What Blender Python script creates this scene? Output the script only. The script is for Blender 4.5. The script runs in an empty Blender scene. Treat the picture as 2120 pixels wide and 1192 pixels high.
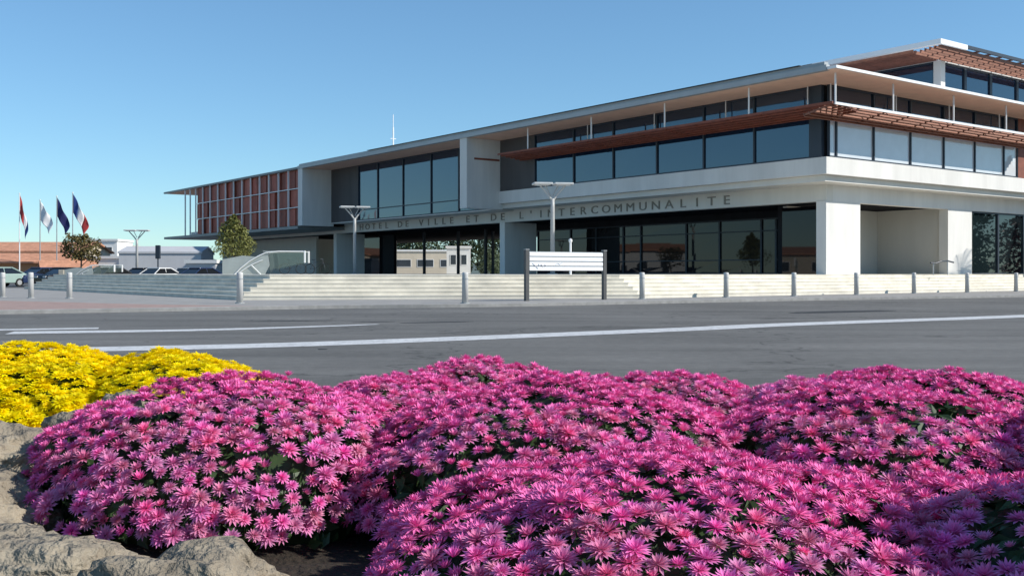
import bpy, bmesh, math, random
from mathutils import Vector, Matrix, noise
random.seed(7)
R = math.radians
sc = bpy.context.scene
C = sc.collection

# ------------------------------------------------------------------ camera, sky, sun, exposure
cam = bpy.data.cameras.new('camera')
co = bpy.data.objects.new('camera', cam); C.objects.link(co)
co.location = (0, 0, 1.10); co.rotation_euler = (R(90), 0, 0)
cam.sensor_width = 36.0; cam.lens = 36.07; cam.shift_y = -0.01415
cam.clip_start = 0.05; cam.clip_end = 8000
sc.camera = co

SUN_AZ = Vector((0.97, -0.24, 0)).normalized(); SUN_EL = R(35)
w = bpy.data.worlds.new('World'); sc.world = w; w.use_nodes = True
wn = w.node_tree.nodes; wl = w.node_tree.links
bg = wn['Background']
sky = wn.new('ShaderNodeTexSky'); sky.sky_type = 'NISHITA'; sky.sun_disc = False
sky.sun_elevation = SUN_EL; sky.sun_rotation = math.atan2(SUN_AZ.x, SUN_AZ.y)
sky.air_density = 1.0; sky.dust_density = 0.0; sky.ozone_density = 4.0; sky.altitude = 0
tint = wn.new('ShaderNodeMix'); tint.data_type = 'RGBA'; tint.blend_type = 'MULTIPLY'; tint.inputs[0].default_value = 1.0
tint.inputs[7].default_value = (0.76, 1.02, 1.14, 1)
gm = wn.new('ShaderNodeGamma'); gm.inputs[1].default_value = 0.85; wl.new(sky.outputs[0], gm.inputs[0])
wl.new(gm.outputs[0], tint.inputs[6]); wl.new(tint.outputs[2], bg.inputs[0]); bg.inputs[1].default_value = 0.135

sd = bpy.data.lights.new('sun', 'SUN'); sd.energy = 4.6; sd.angle = R(0.53); sd.color = (1.0, 0.955, 0.88)
so = bpy.data.objects.new('sun', sd); C.objects.link(so)
sdir = Vector((SUN_AZ.x * math.cos(SUN_EL), SUN_AZ.y * math.cos(SUN_EL), math.sin(SUN_EL)))
so.rotation_euler = sdir.to_track_quat('Z', 'Y').to_euler(); so.location = (40, -20, 60)
sc.view_settings.view_transform = 'Standard'; sc.view_settings.look = 'None'
sc.view_settings.gamma = 1.0; sc.view_settings.exposure = 0.27

# ------------------------------------------------------------------ materials
MATS = {}
def mat(name, col, rough=0.7, var=0.12, scale=3.0, bump=0.0, bscale=40.0, spec=0.5, metal=0.0, ior=1.45, col2=None, streak=False, rand=0.0, bdist=0.01):
    if name in MATS: return MATS[name]
    m = bpy.data.materials.new(name); m.use_nodes = True
    n = m.node_tree.nodes; l = m.node_tree.links; p = n['Principled BSDF']
    p.inputs['Roughness'].default_value = rough; p.inputs['Metallic'].default_value = metal
    p.inputs['IOR'].default_value = ior; p.inputs['Specular IOR Level'].default_value = spec
    tc = n.new('ShaderNodeTexCoord'); mp = n.new('ShaderNodeMapping'); l.new(tc.outputs['Object'], mp.inputs[0])
    if streak: mp.inputs['Scale'].default_value = (1, 1, 0.15)
    nz = n.new('ShaderNodeTexNoise'); nz.inputs['Scale'].default_value = scale; nz.inputs['Detail'].default_value = 6; nz.inputs['Roughness'].default_value = 0.65
    l.new(mp.outputs[0], nz.inputs['Vector'])
    mx = n.new('ShaderNodeMix'); mx.data_type = 'RGBA'
    c2 = col2 or tuple(min(1, c * (1 + var)) for c in col); c1 = col if col2 else tuple(c * (1 - var) for c in col)
    rp = n.new('ShaderNodeMapRange'); rp.inputs[1].default_value = 0.3; rp.inputs[2].default_value = 0.7
    l.new(nz.outputs[0], rp.inputs[0]); l.new(rp.outputs[0], mx.inputs[0])
    mx.inputs[6].default_value = (*c1, 1); mx.inputs[7].default_value = (*c2, 1)
    out = mx.outputs[2]
    if rand > 0:
        oi = n.new('ShaderNodeObjectInfo'); hs = n.new('ShaderNodeHueSaturation')
        mr = n.new('ShaderNodeMapRange'); mr.inputs[3].default_value = 1 - rand; mr.inputs[4].default_value = 1 + rand
        l.new(oi.outputs['Random'], mr.inputs[0]); l.new(mr.outputs[0], hs.inputs['Value']); l.new(out, hs.inputs['Color']); out = hs.outputs[0]
    l.new(out, p.inputs['Base Color'])
    if bump > 0:
        nb = n.new('ShaderNodeTexNoise'); nb.inputs['Scale'].default_value = bscale; nb.inputs['Detail'].default_value = 5
        l.new(tc.outputs['Object'], nb.inputs['Vector'])
        bp = n.new('ShaderNodeBump'); bp.inputs['Strength'].default_value = bump; bp.inputs['Distance'].default_value = bdist
        l.new(nb.outputs[0], bp.inputs['Height']); l.new(bp.outputs[0], p.inputs['Normal'])
    MATS[name] = m
    return m

M_conc = mat('white_concrete', (0.66, 0.645, 0.61), 0.8, 0.11, 0.6, 0.15, 25, streak=True)
M_grey = mat('grey_render', (0.62, 0.60, 0.55), 0.85, 0.07, 0.5, 0.1, 20, streak=True)
M_soff = mat('soffit_board', (0.78, 0.51, 0.38), 0.8, 0.08, 1.2)
M_fascia = mat('zinc_fascia', (0.36, 0.37, 0.37), 0.5, 0.08, 1.0, metal=0.3)
M_teal = mat('dark_zinc_edge', (0.17, 0.19, 0.195), 0.5, 0.08, 1.0, metal=0.2)
M_edge = mat('white_edge_trim', (0.80, 0.80, 0.79), 0.5, 0.04, 1.0)
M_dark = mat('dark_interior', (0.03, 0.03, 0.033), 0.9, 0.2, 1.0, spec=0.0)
M_gls = mat('tinted_glass', (0.008, 0.02, 0.045), 0.03, 0.1, 0.3, 0.02, 0.9, ior=1.95)
MATS['tinted_glass'].node_tree.nodes['Principled BSDF'].inputs['Specular Tint'].default_value = (.72, .90, 1.0, 1)
M_glsd = mat('shopfront_glass', (0.012, 0.012, 0.014), 0.02, 0.1, 0.3, ior=1.38)
M_skyglass = mat('glass_painted_sky_reflection', (0.62, 0.64, 0.66), 0.05, 0.06, 0.8, ior=1.8)  # pale base colour paints the bright sky reflection into the right facade's lower panes
M_frame = mat('dark_aluminium', (0.025, 0.035, 0.05), 0.45, 0.1, 2.0)
M_dpan = mat('brown_grey_panel', (0.075, 0.07, 0.07), 0.6, 0.15, 1.2, streak=True)
M_wood = mat('red_wood_slat', (0.20, 0.06, 0.035), 0.65, 0.25, 2.0, rand=0.15)
M_wood2 = mat('brown_wood_slat', (0.23, 0.10, 0.065), 0.65, 0.25, 2.0, rand=0.15)
M_redp = mat('red_screen_panel', (0.32, 0.08, 0.05), 0.6, 0.2, 1.4, rand=0.35)
M_wmet = mat('white_painted_steel', (0.78, 0.78, 0.77), 0.4, 0.05, 3.0)
M_gmet = mat('galvanised_steel', (0.42, 0.43, 0.43), 0.45, 0.12, 5.0, metal=0.4)
M_let = mat('bronze_letter', (0.20, 0.19, 0.165), 0.5, 0.15, 5.0)
def asphalt():
    m = bpy.data.materials.new('asphalt'); m.use_nodes = True; n = m.node_tree.nodes; l = m.node_tree.links; p = n['Principled BSDF']; p.inputs['Roughness'].default_value = .88; p.inputs['Specular IOR Level'].default_value = .3
    tc = n.new('ShaderNodeTexCoord')
    def nz(scale, det, stretch=None, rot=0):
        mp = n.new('ShaderNodeMapping'); l.new(tc.outputs['Object'], mp.inputs[0]); mp.inputs['Rotation'].default_value = (0, 0, rot)
        if stretch: mp.inputs['Scale'].default_value = stretch
        q = n.new('ShaderNodeTexNoise'); q.inputs['Scale'].default_value = scale; q.inputs['Detail'].default_value = det; l.new(mp.outputs[0], q.inputs['Vector']); return q.outputs[0]
    def ramp(src, a, b, lo, hi):
        r = n.new('ShaderNodeMapRange'); r.inputs[1].default_value = a; r.inputs[2].default_value = b; r.inputs[3].default_value = lo; r.inputs[4].default_value = hi; l.new(src, r.inputs[0]); return r.outputs[0]
    def mul(a, b):
        x = n.new('ShaderNodeMath'); x.operation = 'MULTIPLY'; l.new(a, x.inputs[0]); l.new(b, x.inputs[1]); return x.outputs[0]
    big = ramp(nz(.22, 4), .35, .65, .86, 1.12); streak = ramp(nz(.9, 5, (.10, 1.0, 1), -.45), .32, .68, .78, 1.14)
    speck = ramp(nz(70, 2), .3, .7, .62, 1.4); mid = ramp(nz(6, 6), .3, .7, .88, 1.12)
    vo = n.new('ShaderNodeTexVoronoi'); vo.feature = 'DISTANCE_TO_EDGE'; vo.inputs['Scale'].default_value = .16
    wp = n.new('ShaderNodeMix'); wp.data_type = 'VECTOR'; wp.inputs[0].default_value = .12
    nn = n.new('ShaderNodeTexNoise'); nn.inputs['Scale'].default_value = .8; nn.inputs['Detail'].default_value = 6; l.new(tc.outputs['Object'], nn.inputs['Vector']); sc_ = n.new('ShaderNodeVectorMath'); sc_.operation = 'SCALE'; sc_.inputs['Scale'].default_value = 25; l.new(nn.outputs['Color'], sc_.inputs[0])
    l.new(tc.outputs['Object'], wp.inputs[4]); l.new(sc_.outputs[0], wp.inputs[5]); l.new(wp.outputs[1], vo.inputs['Vector']); crack = ramp(vo.outputs['Distance'], 0, .009, .5, 1.0)
    v = mul(mul(mul(big, streak), mul(speck, mid)), crack)
    mx = n.new('ShaderNodeMix'); mx.data_type = 'RGBA'; mx.inputs[6].default_value = (0, 0, 0, 1); mx.inputs[7].default_value = (.140, .136, .127, 1); l.new(v, mx.inputs[0]); mx.clamp_factor = False
    l.new(mx.outputs[2], p.inputs['Base Color'])
    bp = n.new('ShaderNodeBump'); bp.inputs['Strength'].default_value = .5; bp.inputs['Distance'].default_value = .006; l.new(speck, bp.inputs['Height']); l.new(bp.outputs[0], p.inputs['Normal']); return m
M_asph = asphalt()
M_asph2 = mat('fresh_asphalt_and_shade', (0.035, 0.036, 0.038), 0.85, 0.2, 2.0, 0.5, 90)  # real patches and the stud, also the painted road shadow at right
M_line = mat('road_paint', (0.46, 0.46, 0.46), 0.7, 0.0, 2.5, 0.3, 60, col2=(0.66, 0.66, 0.65))
_n = M_line.node_tree.nodes; _l = M_line.node_tree.links; _p = _n['Principled BSDF']; _src = _p.inputs['Base Color'].links[0].from_socket
_w = _n.new('ShaderNodeTexNoise'); _w.inputs['Scale'].default_value = 9; _w.inputs['Detail'].default_value = 8; _w.inputs['Roughness'].default_value = .75
_tc = _n.new('ShaderNodeTexCoord'); _l.new(_tc.outputs['Object'], _w.inputs['Vector']); _r = _n.new('ShaderNodeMapRange'); _r.inputs[1].default_value = .54; _r.inputs[2].default_value = .66; _l.new(_w.outputs[0], _r.inputs[0])
_x = _n.new('ShaderNodeMix'); _x.data_type = 'RGBA'; _x.inputs[7].default_value = (.15, .147, .14, 1); _l.new(_src, _x.inputs[6]); _l.new(_r.outputs[0], _x.inputs[0]); _l.new(_x.outputs[2], _p.inputs['Base Color'])
M_pave = mat('pavement_concrete', (0.30, 0.285, 0.265), 0.85, 0.12, 1.2, 0.3, 30)
M_pink = mat('pink_paving', (0.34, 0.235, 0.20), 0.85, 0.15, 3.0, 0.3, 30)
M_kerb = mat('kerb_stone', (0.26, 0.255, 0.245), 0.85, 0.2, 3.0, 0.3, 30)
M_step = mat('pale_limestone', (0.67, 0.625, 0.53), 0.85, 0.16, 1.1, 0.2, 30)
M_gnd = mat('bare_ground', (0.20, 0.185, 0.15), 0.95, 0.2, 0.05)
M_park = mat('parking_asphalt', (0.085, 0.085, 0.088), 0.9, 0.15, 0.3)
M_soil = mat('dark_soil', (0.030, 0.022, 0.015), 0.95, 0.4, 25.0, 0.9, 60, bdist=0.02)
M_rock = mat('limestone_rock', (0.15, 0.125, 0.095), 0.92, 0.0, 6.0, 1.0, 26, col2=(0.38, 0.325, 0.24), bdist=0.05)
M_leaf = mat('chrysanthemum_leaf', (0.030, 0.062, 0.018), 0.55, 0.4, 12.0)
M_bark = mat('bark', (0.10, 0.08, 0.06), 0.9, 0.3, 8.0, 0.6, 30)

# ------------------------------------------------------------------ mesh helpers
def link(o, parent=None):
    C.objects.link(o)
    if parent is not None: o.parent = parent
    return o
def tag(o, label=None, cat=None, group=None, kind=None):
    if label: o['label'] = label
    if cat: o['category'] = cat
    if group: o['group'] = group
    if kind: o['kind'] = kind
    return o
def empty(name, loc=(0, 0, 0), rz=0.0, parent=None):
    o = bpy.data.objects.new(name, None); o.location = loc; o.rotation_euler = (0, 0, rz); o.empty_display_size = 0.3
    return link(o, parent)
class MB:
    def __init__(s): s.v = []; s.f = []
    def add(s, vs, fs):
        k = len(s.v); s.v += [tuple(x) for x in vs]; s.f += [tuple(i + k for i in f) for f in fs]; return s
    def box(s, x0, x1, y0, y1, z0, z1):
        return s.add([(x0, y0, z0), (x1, y0, z0), (x1, y1, z0), (x0, y1, z0), (x0, y0, z1), (x1, y0, z1), (x1, y1, z1), (x0, y1, z1)],
                     [(3, 2, 1, 0), (4, 5, 6, 7), (0, 1, 5, 4), (1, 2, 6, 5), (2, 3, 7, 6), (3, 0, 4, 7)])
    def tube(s, pts, rad, n=8, cap=True):
        pts = [Vector(p) for p in pts]
        if not isinstance(rad, (list, tuple)): rad = [rad] * len(pts)
        k = len(s.v); prev = None
        for i, p in enumerate(pts):
            d = (pts[min(i + 1, len(pts) - 1)] - pts[max(i - 1, 0)])
            if d.length < 1e-9: d = Vector((0, 0, 1))
            d.normalize()
            if prev is None: a = d.orthogonal().normalized()
            else:
                a = prev - d * prev.dot(d); a = a.normalized() if a.length > 1e-6 else d.orthogonal().normalized()
            prev = a; b = d.cross(a)
            for j in range(n):
                t = 2 * math.pi * j / n; s.v.append(tuple(p + (a * math.cos(t) + b * math.sin(t)) * rad[i]))
        for i in range(len(pts) - 1):
            for j in range(n):
                s.f.append((k + i * n + j, k + i * n + (j + 1) % n, k + (i + 1) * n + (j + 1) % n, k + (i + 1) * n + j))
        if cap:
            s.f.append(tuple(k + j for j in reversed(range(n)))); e = k + (len(pts) - 1) * n; s.f.append(tuple(e + j for j in range(n)))
        return s
    def prism(s, poly, z0, z1):
        n = len(poly)
        return s.add([(p[0], p[1], z0) for p in poly] + [(p[0], p[1], z1) for p in poly],
                     [tuple(reversed(range(n))), tuple(range(n, 2 * n))] + [(i, (i + 1) % n, n + (i + 1) % n, n + i) for i in range(n)])
    def mesh(s, name, m, smooth=False):
        me = bpy.data.meshes.new(name); me.from_pydata(s.v, [], s.f)
        for mm in (m if isinstance(m, (list, tuple)) else [m]): me.materials.append(mm)
        if smooth: me.polygons.foreach_set('use_smooth', [True] * len(me.polygons))
        me.update(); return me
    def build(s, name, m, parent=None, smooth=False, loc=(0, 0, 0)):
        o = bpy.data.objects.new(name, s.mesh(name, m, smooth)); o.location = loc
        return link(o, parent)
def box(name, x0, x1, y0, y1, z0, z1, m, parent=None):
    return MB().box(min(x0, x1), max(x0, x1), min(y0, y1), max(y0, y1), min(z0, z1), max(z0, z1)).build(name, m, parent)
def bevel(o, wdt=0.02, seg=2):
    b = o.modifiers.new('bevel', 'BEVEL'); b.width = wdt; b.segments = seg; b.limit_method = 'ANGLE'; return o
def copy_tree(o, parent=None):
    c = o.copy(); C.objects.link(c); c.parent = parent
    for ch in list(o.children): copy_tree(ch, c)
    return c
def catmull(pts, n=8):
    P = [Vector((p[0], p[1], 0)) for p in pts]; P = [2 * P[0] - P[1]] + P + [2 * P[-1] - P[-2]]; out = []
    for i in range(1, len(P) - 2):
        for k in range(n):
            t = k / n; a, b, c, d = P[i - 1:i + 3]
            out.append(0.5 * ((2 * b) + (c - a) * t + (2 * a - 5 * b + 4 * c - d) * t * t + (3 * b - a - 3 * c + d) * t ** 3))
    out.append(P[-2]); return out
def ribbon(pts, wid, z):
    mb = MB(); vs = []
    for i, p in enumerate(pts):
        d = (pts[min(i + 1, len(pts) - 1)] - pts[max(i - 1, 0)]).normalized(); nrm = Vector((-d.y, d.x, 0))
        ww = wid[i] if isinstance(wid, list) else wid
        a = p + nrm * ww / 2; b = p - nrm * ww / 2; vs += [(a.x, a.y, z), (b.x, b.y, z)]
    mb.add(vs, [(2 * i + 1, 2 * i + 3, 2 * i + 2, 2 * i) for i in range(len(pts) - 1)]); return mb

# ------------------------------------------------------------------ ground, road, pavement
g = MB().add([(-3000, -600, -0.02), (3000, -600, -0.02), (3000, 5000, -0.02), (-3000, 5000, -0.02)], [(0, 1, 2, 3)]).build('ground', M_gnd); tag(g, kind='structure')
kerb = catmull([(-75, -6), (-40, 12.5), (-24, 21.8), (-13.9, 27.6), (-10.6, 29.4), (-5.5, 32.2), (-1.0, 33.6), (6.2, 38.0), (12.8, 42.0), (23.3, 47.5), (40, 58), (75, 84)], 8)
road = MB().add([(-90, -40, 0), (90, -40, 0)] + [(p.x, p.y, 0) for p in reversed(kerb)], [tuple(range(2 + len(kerb)))]).build('road', M_asph); tag(road, kind='structure')
pv = [(p.x, p.y) for p in kerb]
pav = MB().prism(pv + [(140, 170), (-140, 170), (-140, -6)], -0.02, 0.10).build('pavement', M_pave); tag(pav, kind='structure')
kb = MB(); kin = []
for i, p in enumerate(kerb):
    d = (kerb[min(i + 1, len(kerb) - 1)] - kerb[max(i - 1, 0)]).normalized(); kin.append((p, Vector((-d.y, d.x, 0))))
vs = []
for p, n_ in kin:
    a = p - n_ * 0.03; b = p + n_ * 0.17
    vs += [(a.x, a.y, 0.0), (a.x, a.y, 0.10), (a.x + n_.x * .02, a.y + n_.y * .02, 0.114), (b.x, b.y, 0.114)]
kb.add(vs, [f for i in range(len(kin) - 1) for f in [(4 * i + k, 4 * i + 4 + k, 4 * i + 5 + k, 4 * i + 1 + k) for k in range(3)]])
ko = kb.build('kerb', M_kerb); tag(ko, kind='structure')
# pink paving band behind the kerb on the left
inner = [p + n_ * 0.2 for p, n_ in kin if -60 < p.x < -7]
outer = [p + n_ * (15.0 if p.x < -15 else 15.0 * max(0.02, (-7 - p.x) / 8) ** 1.3) for p, n_ in kin if -60 < p.x < -7]
pp = MB().add([(p.x, p.y, 0.105) for p in inner] + [(p.x, p.y, 0.105) for p in outer],
              [(i, i + 1, len(inner) + i + 1, len(inner) + i) for i in range(len(inner) - 1)]).build('paving_strip', M_pink); tag(pp, kind='structure')
pk = MB().add([(-130, 68, 0.106), (-38, 68, 0.106), (-24, 79, 0.106), (-46, 108, 0.106), (-130, 108, 0.106)], [(0, 1, 2, 3, 4)]).build('car_park', M_park); tag(pk, kind='structure')
# painted lines
l1 = ribbon(catmull([(-14, 13.4), (-9.5, 14.1), (-6.06, 14.9), (-2.75, 16.2), (3.22, 20.1), (6.07, 22.2), (13.1, 26.4), (26, 35)], 8), 0.95, 0.004).build('road_line', M_line); tag(l1, kind='structure')
l2 = ribbon(catmull([(-9.3, 19.0), (-6.2, 19.9), (-3.9, 21.4), (-2.9, 22.2)], 8), [0.9 - 0.7 * (i / 24) for i in range(25)], 0.004).build('road_line', M_line); tag(l2, kind='structure')
l3 = ribbon(catmull([(-16, 18.6), (-12.0, 19.4), (-9.7, 20.1), (-8.3, 20.6)], 8), 0.55, 0.004).build('road_line', M_line); tag(l3, kind='structure')
def blob(cx, cy, rx, ry, rot, z, name, m):
    vs = []
    for i in range(20):
        t = 2 * math.pi * i / 20; q = 1 + 0.25 * noise.noise(Vector((math.cos(t) * 1.5 + cx, math.sin(t) * 1.5, cy)))
        x, y = rx * q * math.cos(t), ry * q * math.sin(t); vs.append((cx + x * math.cos(rot) - y * math.sin(rot), cy + x * math.sin(rot) + y * math.cos(rot), z))
    o = MB().add(vs, [tuple(range(20))]).build(name, m); tag(o, kind='structure'); return o
blob(-1.7, 23.1, 0.9, 0.16, 0.4, 0.004, 'road_patch_and_shade', M_asph2); blob(-3.1, 23.3, 0.5, 0.13, 0.3, 0.004, 'road_patch_and_shade', M_asph2)
blob(-5.2, 23.7, 1.0, 0.14, 0.3, 0.004, 'road_patch_and_shade', M_asph2); blob(9.5, 29.5, 2.2, 0.5, 0.55, 0.004, 'road_patch_and_shade', M_asph2)  # the wide right-hand blob is a cast shadow painted on the road
mh = MB().tube([(-2.75, 14.9, 0.0), (-2.75, 14.9, 0.006)], 0.07, 14).build('road_stud', M_asph2); tag(mh, 'small dark metal stud set in asphalt below the white line', 'road stud')

# ------------------------------------------------------------------ terrace with wrapped steps (building frame: x = v, y = u)
BRZ = math.atan2(0.6017, 0.7988); BP = (16.55, 54.0, 0)
terr = empty('terrace', BP, BRZ); tag(terr, kind='structure')
base = [(-30.8, 39.8), (-30.8, 3.79), (-16.62, -3.3), (40, -3.3)]
def inset(off):
    ls = []
    for i in range(3):
        a = Vector(base[i]); b = Vector(base[i + 1]); d = (b - a).normalized(); n_ = Vector((-d.y, d.x)); ls.append((a + n_ * off, d))
    out = [(ls[0][0].x, ls[0][0].y)]
    for i in range(2):
        p, d = ls[i]; q, e = ls[i + 1]; den = d.x * e.y - d.y * e.x; t = ((q.x - p.x) * e.y - (q.y - p.y) * e.x) / den; c = p + d * t; out.append((c.x, c.y))
    out.append((40, ls[2][0].y)); return out
NS = 6
for i in range(NS):
    p = inset(i * 0.36); top = 0.10 + 0.95 * (i + 1) / NS
    poly = p + [(40, 100 - i * .01), (-6 + i * .01, 100 - i * .01), (-6 + i * .01, 39.8)]
    p2 = inset(i * 0.36 + .018)
    st = MB().prism(p2 + [(40, 100 - i * .01), (-6 + i * .01, 100 - i * .01), (-6 + i * .01, 39.8)], 0.05 + 0.004 * i, top - .035).build('step', M_step, terr)
    MB().prism(poly, top - .0349, top).build('nosing', M_step, st)

# ------------------------------------------------------------------ town hall
th = empty('town_hall', BP, BRZ)
tag(th, 'long modern two-storey town hall with glass bands, red louvres and overhanging flat roof', 'building')
ZT = 1.05
box('roof', -3.0, 27, -2.75, 96.3, 11.12, 11.26, M_edge, th)
box('soffit', -2.96, 26, -2.71, 96.2, 11.09, 11.118, M_soff, th)
box('fascia', -3.05, -2.75, -2.2, 57.6, 11.085, 11.36, M_fascia, th)
box('fascia', -3.04, -2.8, 57.605, 96.33, 11.085, 11.29, M_teal, th)
box('gutter', -2.92, -2.6, -2.0, 57.5, 11.365, 11.54, M_fascia, th)
box('roof_parapet', -2.2, -1.9, -0.7, 44.4, 11.26, 11.74, M_frame, th)
box('roof_edge_trim', -3.06, -2.6, -0.6, 44.0, 11.545, 11.575, M_frame, th)
# storey core (closes the volume behind glass)
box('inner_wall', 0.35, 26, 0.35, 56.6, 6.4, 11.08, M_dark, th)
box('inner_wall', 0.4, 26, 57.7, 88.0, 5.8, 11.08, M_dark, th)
# spandrels
box('spandrel', 0.0, 0.34, 0.345, 29.1, 6.35, 7.25, M_conc, th)
box('spandrel', 0.0, 22.0, 0.0, 0.34, 6.35, 7.25, M_conc, th)
box('floor_slab', 0.345, 26, 0.345, 96, 6.0, 6.34, M_grey, th)
# text band (beam) both sides, and ground floor ceiling
box('beam', 2.03, 2.6, 1.47, 92, 5.09, 6.0, M_grey, th)
box('beam', 2.603, 24, 1.47, 2.0, 5.09, 6.0, M_conc, th)
box('soffit', 0.36, 25.9, 0.36, 29.0, 6.32, 6.346, M_grey, th)
box('beam', 2.04, 2.59, 1.48, 29.0, 5.995, 6.315, M_grey, th)
box('beam', 2.605, 24, 1.48, 1.99, 5.995, 6.315, M_conc, th)
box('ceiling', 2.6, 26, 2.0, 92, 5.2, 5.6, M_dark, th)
# projecting fins of the upper floor and thin ledge of the middle bay
for u0, zb in ((29.1, 5.92), (56.7, 5.66)):
    box('fin_wall', -2.97, 0.34, u0, u0 + 0.9, zb, 11.085, M_conc, th)
box('ledge', 0.0, 2.025, 30.005, 56.695, 5.90, 5.975, M_grey, th)
box('ledge', -3.0, 3.0, 57.655, 96.3, 5.38, 5.655, M_teal, th)
# ground floor piers
for u0 in (1.47, 31.1, 59.3, 89.0):
    box('pier', 2.0, 5.15, u0, u0 + 0.65, ZT - .02, 5.085, M_conc, th)
box('pier', 14.3, 17.1, 1.45, 2.05, ZT - .02, 5.085, M_conc, th)
box('recessed_wall', 5.2, 17.0, 6.6, 6.9, ZT - .02, 5.19, M_grey, th)
box('recessed_wall', 14.6, 14.9, 2.06, 6.59, ZT - .02, 5.19, M_grey, th)
box('recessed_wall', 5.0, 5.3, 70.0, 88.9, ZT - .02, 5.19, M_grey, th)
box('recessed_wall', 5.31, 20, 78.0, 78.3, ZT - .02, 5.19, M_grey, th)

def window(parent, axis, a0, a1, z0, z1, plane, trans=(), name='window', gm=None, t=0.055, vert=(), gms=None):
    # axis 'u': plane x = plane, runs along y;  axis 'v': plane y = plane, runs along x
    mb = MB()
    def bb(p, q, zz0, zz1, d0, d1):
        if axis == 'u': mb.box(plane + d0, plane + d1, p, q, zz0, zz1)
        else: mb.box(p, q, plane + d0, plane + d1, zz0, zz1)
    bb(a0, a0 + t, z0, z1, 0, .16); bb(a1 - t, a1, z0, z1, 0, .16)
    bb(a0 + t, a1 - t, z0, z0 + .09, .003, .16); bb(a0 + t, a1 - t, z1 - .09, z1, .003, .16)
    for z in trans: bb(a0 + t, a1 - t, z - .035, z + .035, .004, .15)
    for a in vert: bb(a - .03, a + .03, z0 + .09, z1 - .09, .006, .14)
    fr = mb.build(name, M_frame, parent)
    g_ = MB()
    zs = [z0 + .05] + list(trans) + [z1 - .05]
    for k in range(len(zs) - 1):
        g_ = MB(); e = random.uniform(-.004, .004)
        if axis == 'u': g_.add([(plane + .09 + e, a0 + .02, zs[k]), (plane + .09 - e, a1 - .02, zs[k]), (plane + .09, a1 - .02, zs[k + 1]), (plane + .09, a0 + .02, zs[k + 1])], [(3, 2, 1, 0)])
        else: g_.add([(a0 + .02, plane + .09 + e, zs[k]), (a1 - .02, plane + .09 - e, zs[k]), (a1 - .02, plane + .09, zs[k + 1]), (a0 + .02, plane + .09, zs[k + 1])], [(0, 1, 2, 3)])
        g_.build('pane', gms[k] if gms else (gm or M_gls), fr)
    return fr
um = [1.1, 4.9, 8.7, 12.6, 16.6, 20.6, 24.9]
for a, b in zip(um, um[1:]): window(th, 'u', a, b, 7.25, 11.085, 0.06, trans=(9.45,))
box('corner_post', 0.05, 0.3, 0.36, 1.095, 7.252, 11.085, M_frame, th)
box('wall_panel', 0.08, 0.34, 24.905, 29.095, 7.252, 11.085, M_dpan, th)
mm_ = [30.0, 34.7, 38.8, 43.3, 47.7, 51.3]
for a, b in zip(mm_, mm_[1:]): window(th, 'u', a, b, 5.98, 11.085, 0.06, trans=(6.95,))
box('wall_panel', 0.08, 0.34, 51.305, 56.695, 5.98, 11.085, M_dpan, th)
vm = [0.35, 1.0, 4.4, 8.0, 11.5, 15.0, 18.5, 20.2]
for a, b in zip(vm, vm[1:]): window(th, 'v', a, b, 7.25, 11.085, 0.06, trans=(9.45,), gms=(M_skyglass, M_gls))
box('wall_panel', 20.205, 26, 0.05, 0.34, 7.252, 11.085, M_wood, th)
# letters on the beam
cache = {}
def letter_mesh(ch):
    if ch not in cache:
        cu = bpy.data.curves.new('letter', 'FONT'); cu.body = ch; cu.size = 1.0; cu.extrude = 0.02; cu.align_x = 'CENTER'; cu.resolution_u = 3
        to = bpy.data.objects.new('letter', cu); C.objects.link(to)
        dg = bpy.context.evaluated_depsgraph_get(); me = bpy.data.meshes.new_from_object(to.evaluated_get(dg))
        me.materials.clear(); me.materials.append(M_let); bpy.data.objects.remove(to); cache[ch] = me
    return cache[ch]
txt = "HOTEL DE VILLE ET DE L'INTERCOMMUNALITE"
u_hi, u_lo = 54.2, 8.6; stepu = (u_hi - u_lo) / (len(txt) - 1)
for i, ch in enumerate(txt):
    if ch == ' ': continue
    o = bpy.data.objects.new('letter', letter_mesh(ch)); link(o, th)
    o.matrix_local = Matrix(((0, 0, -1, 2.005), (-1, 0, 0, u_hi - i * stepu), (0, 1, 0, 5.27), (0, 0, 0, 1))) @ Matrix.Diagonal((1.15, 0.78, 1, 1))

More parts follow.
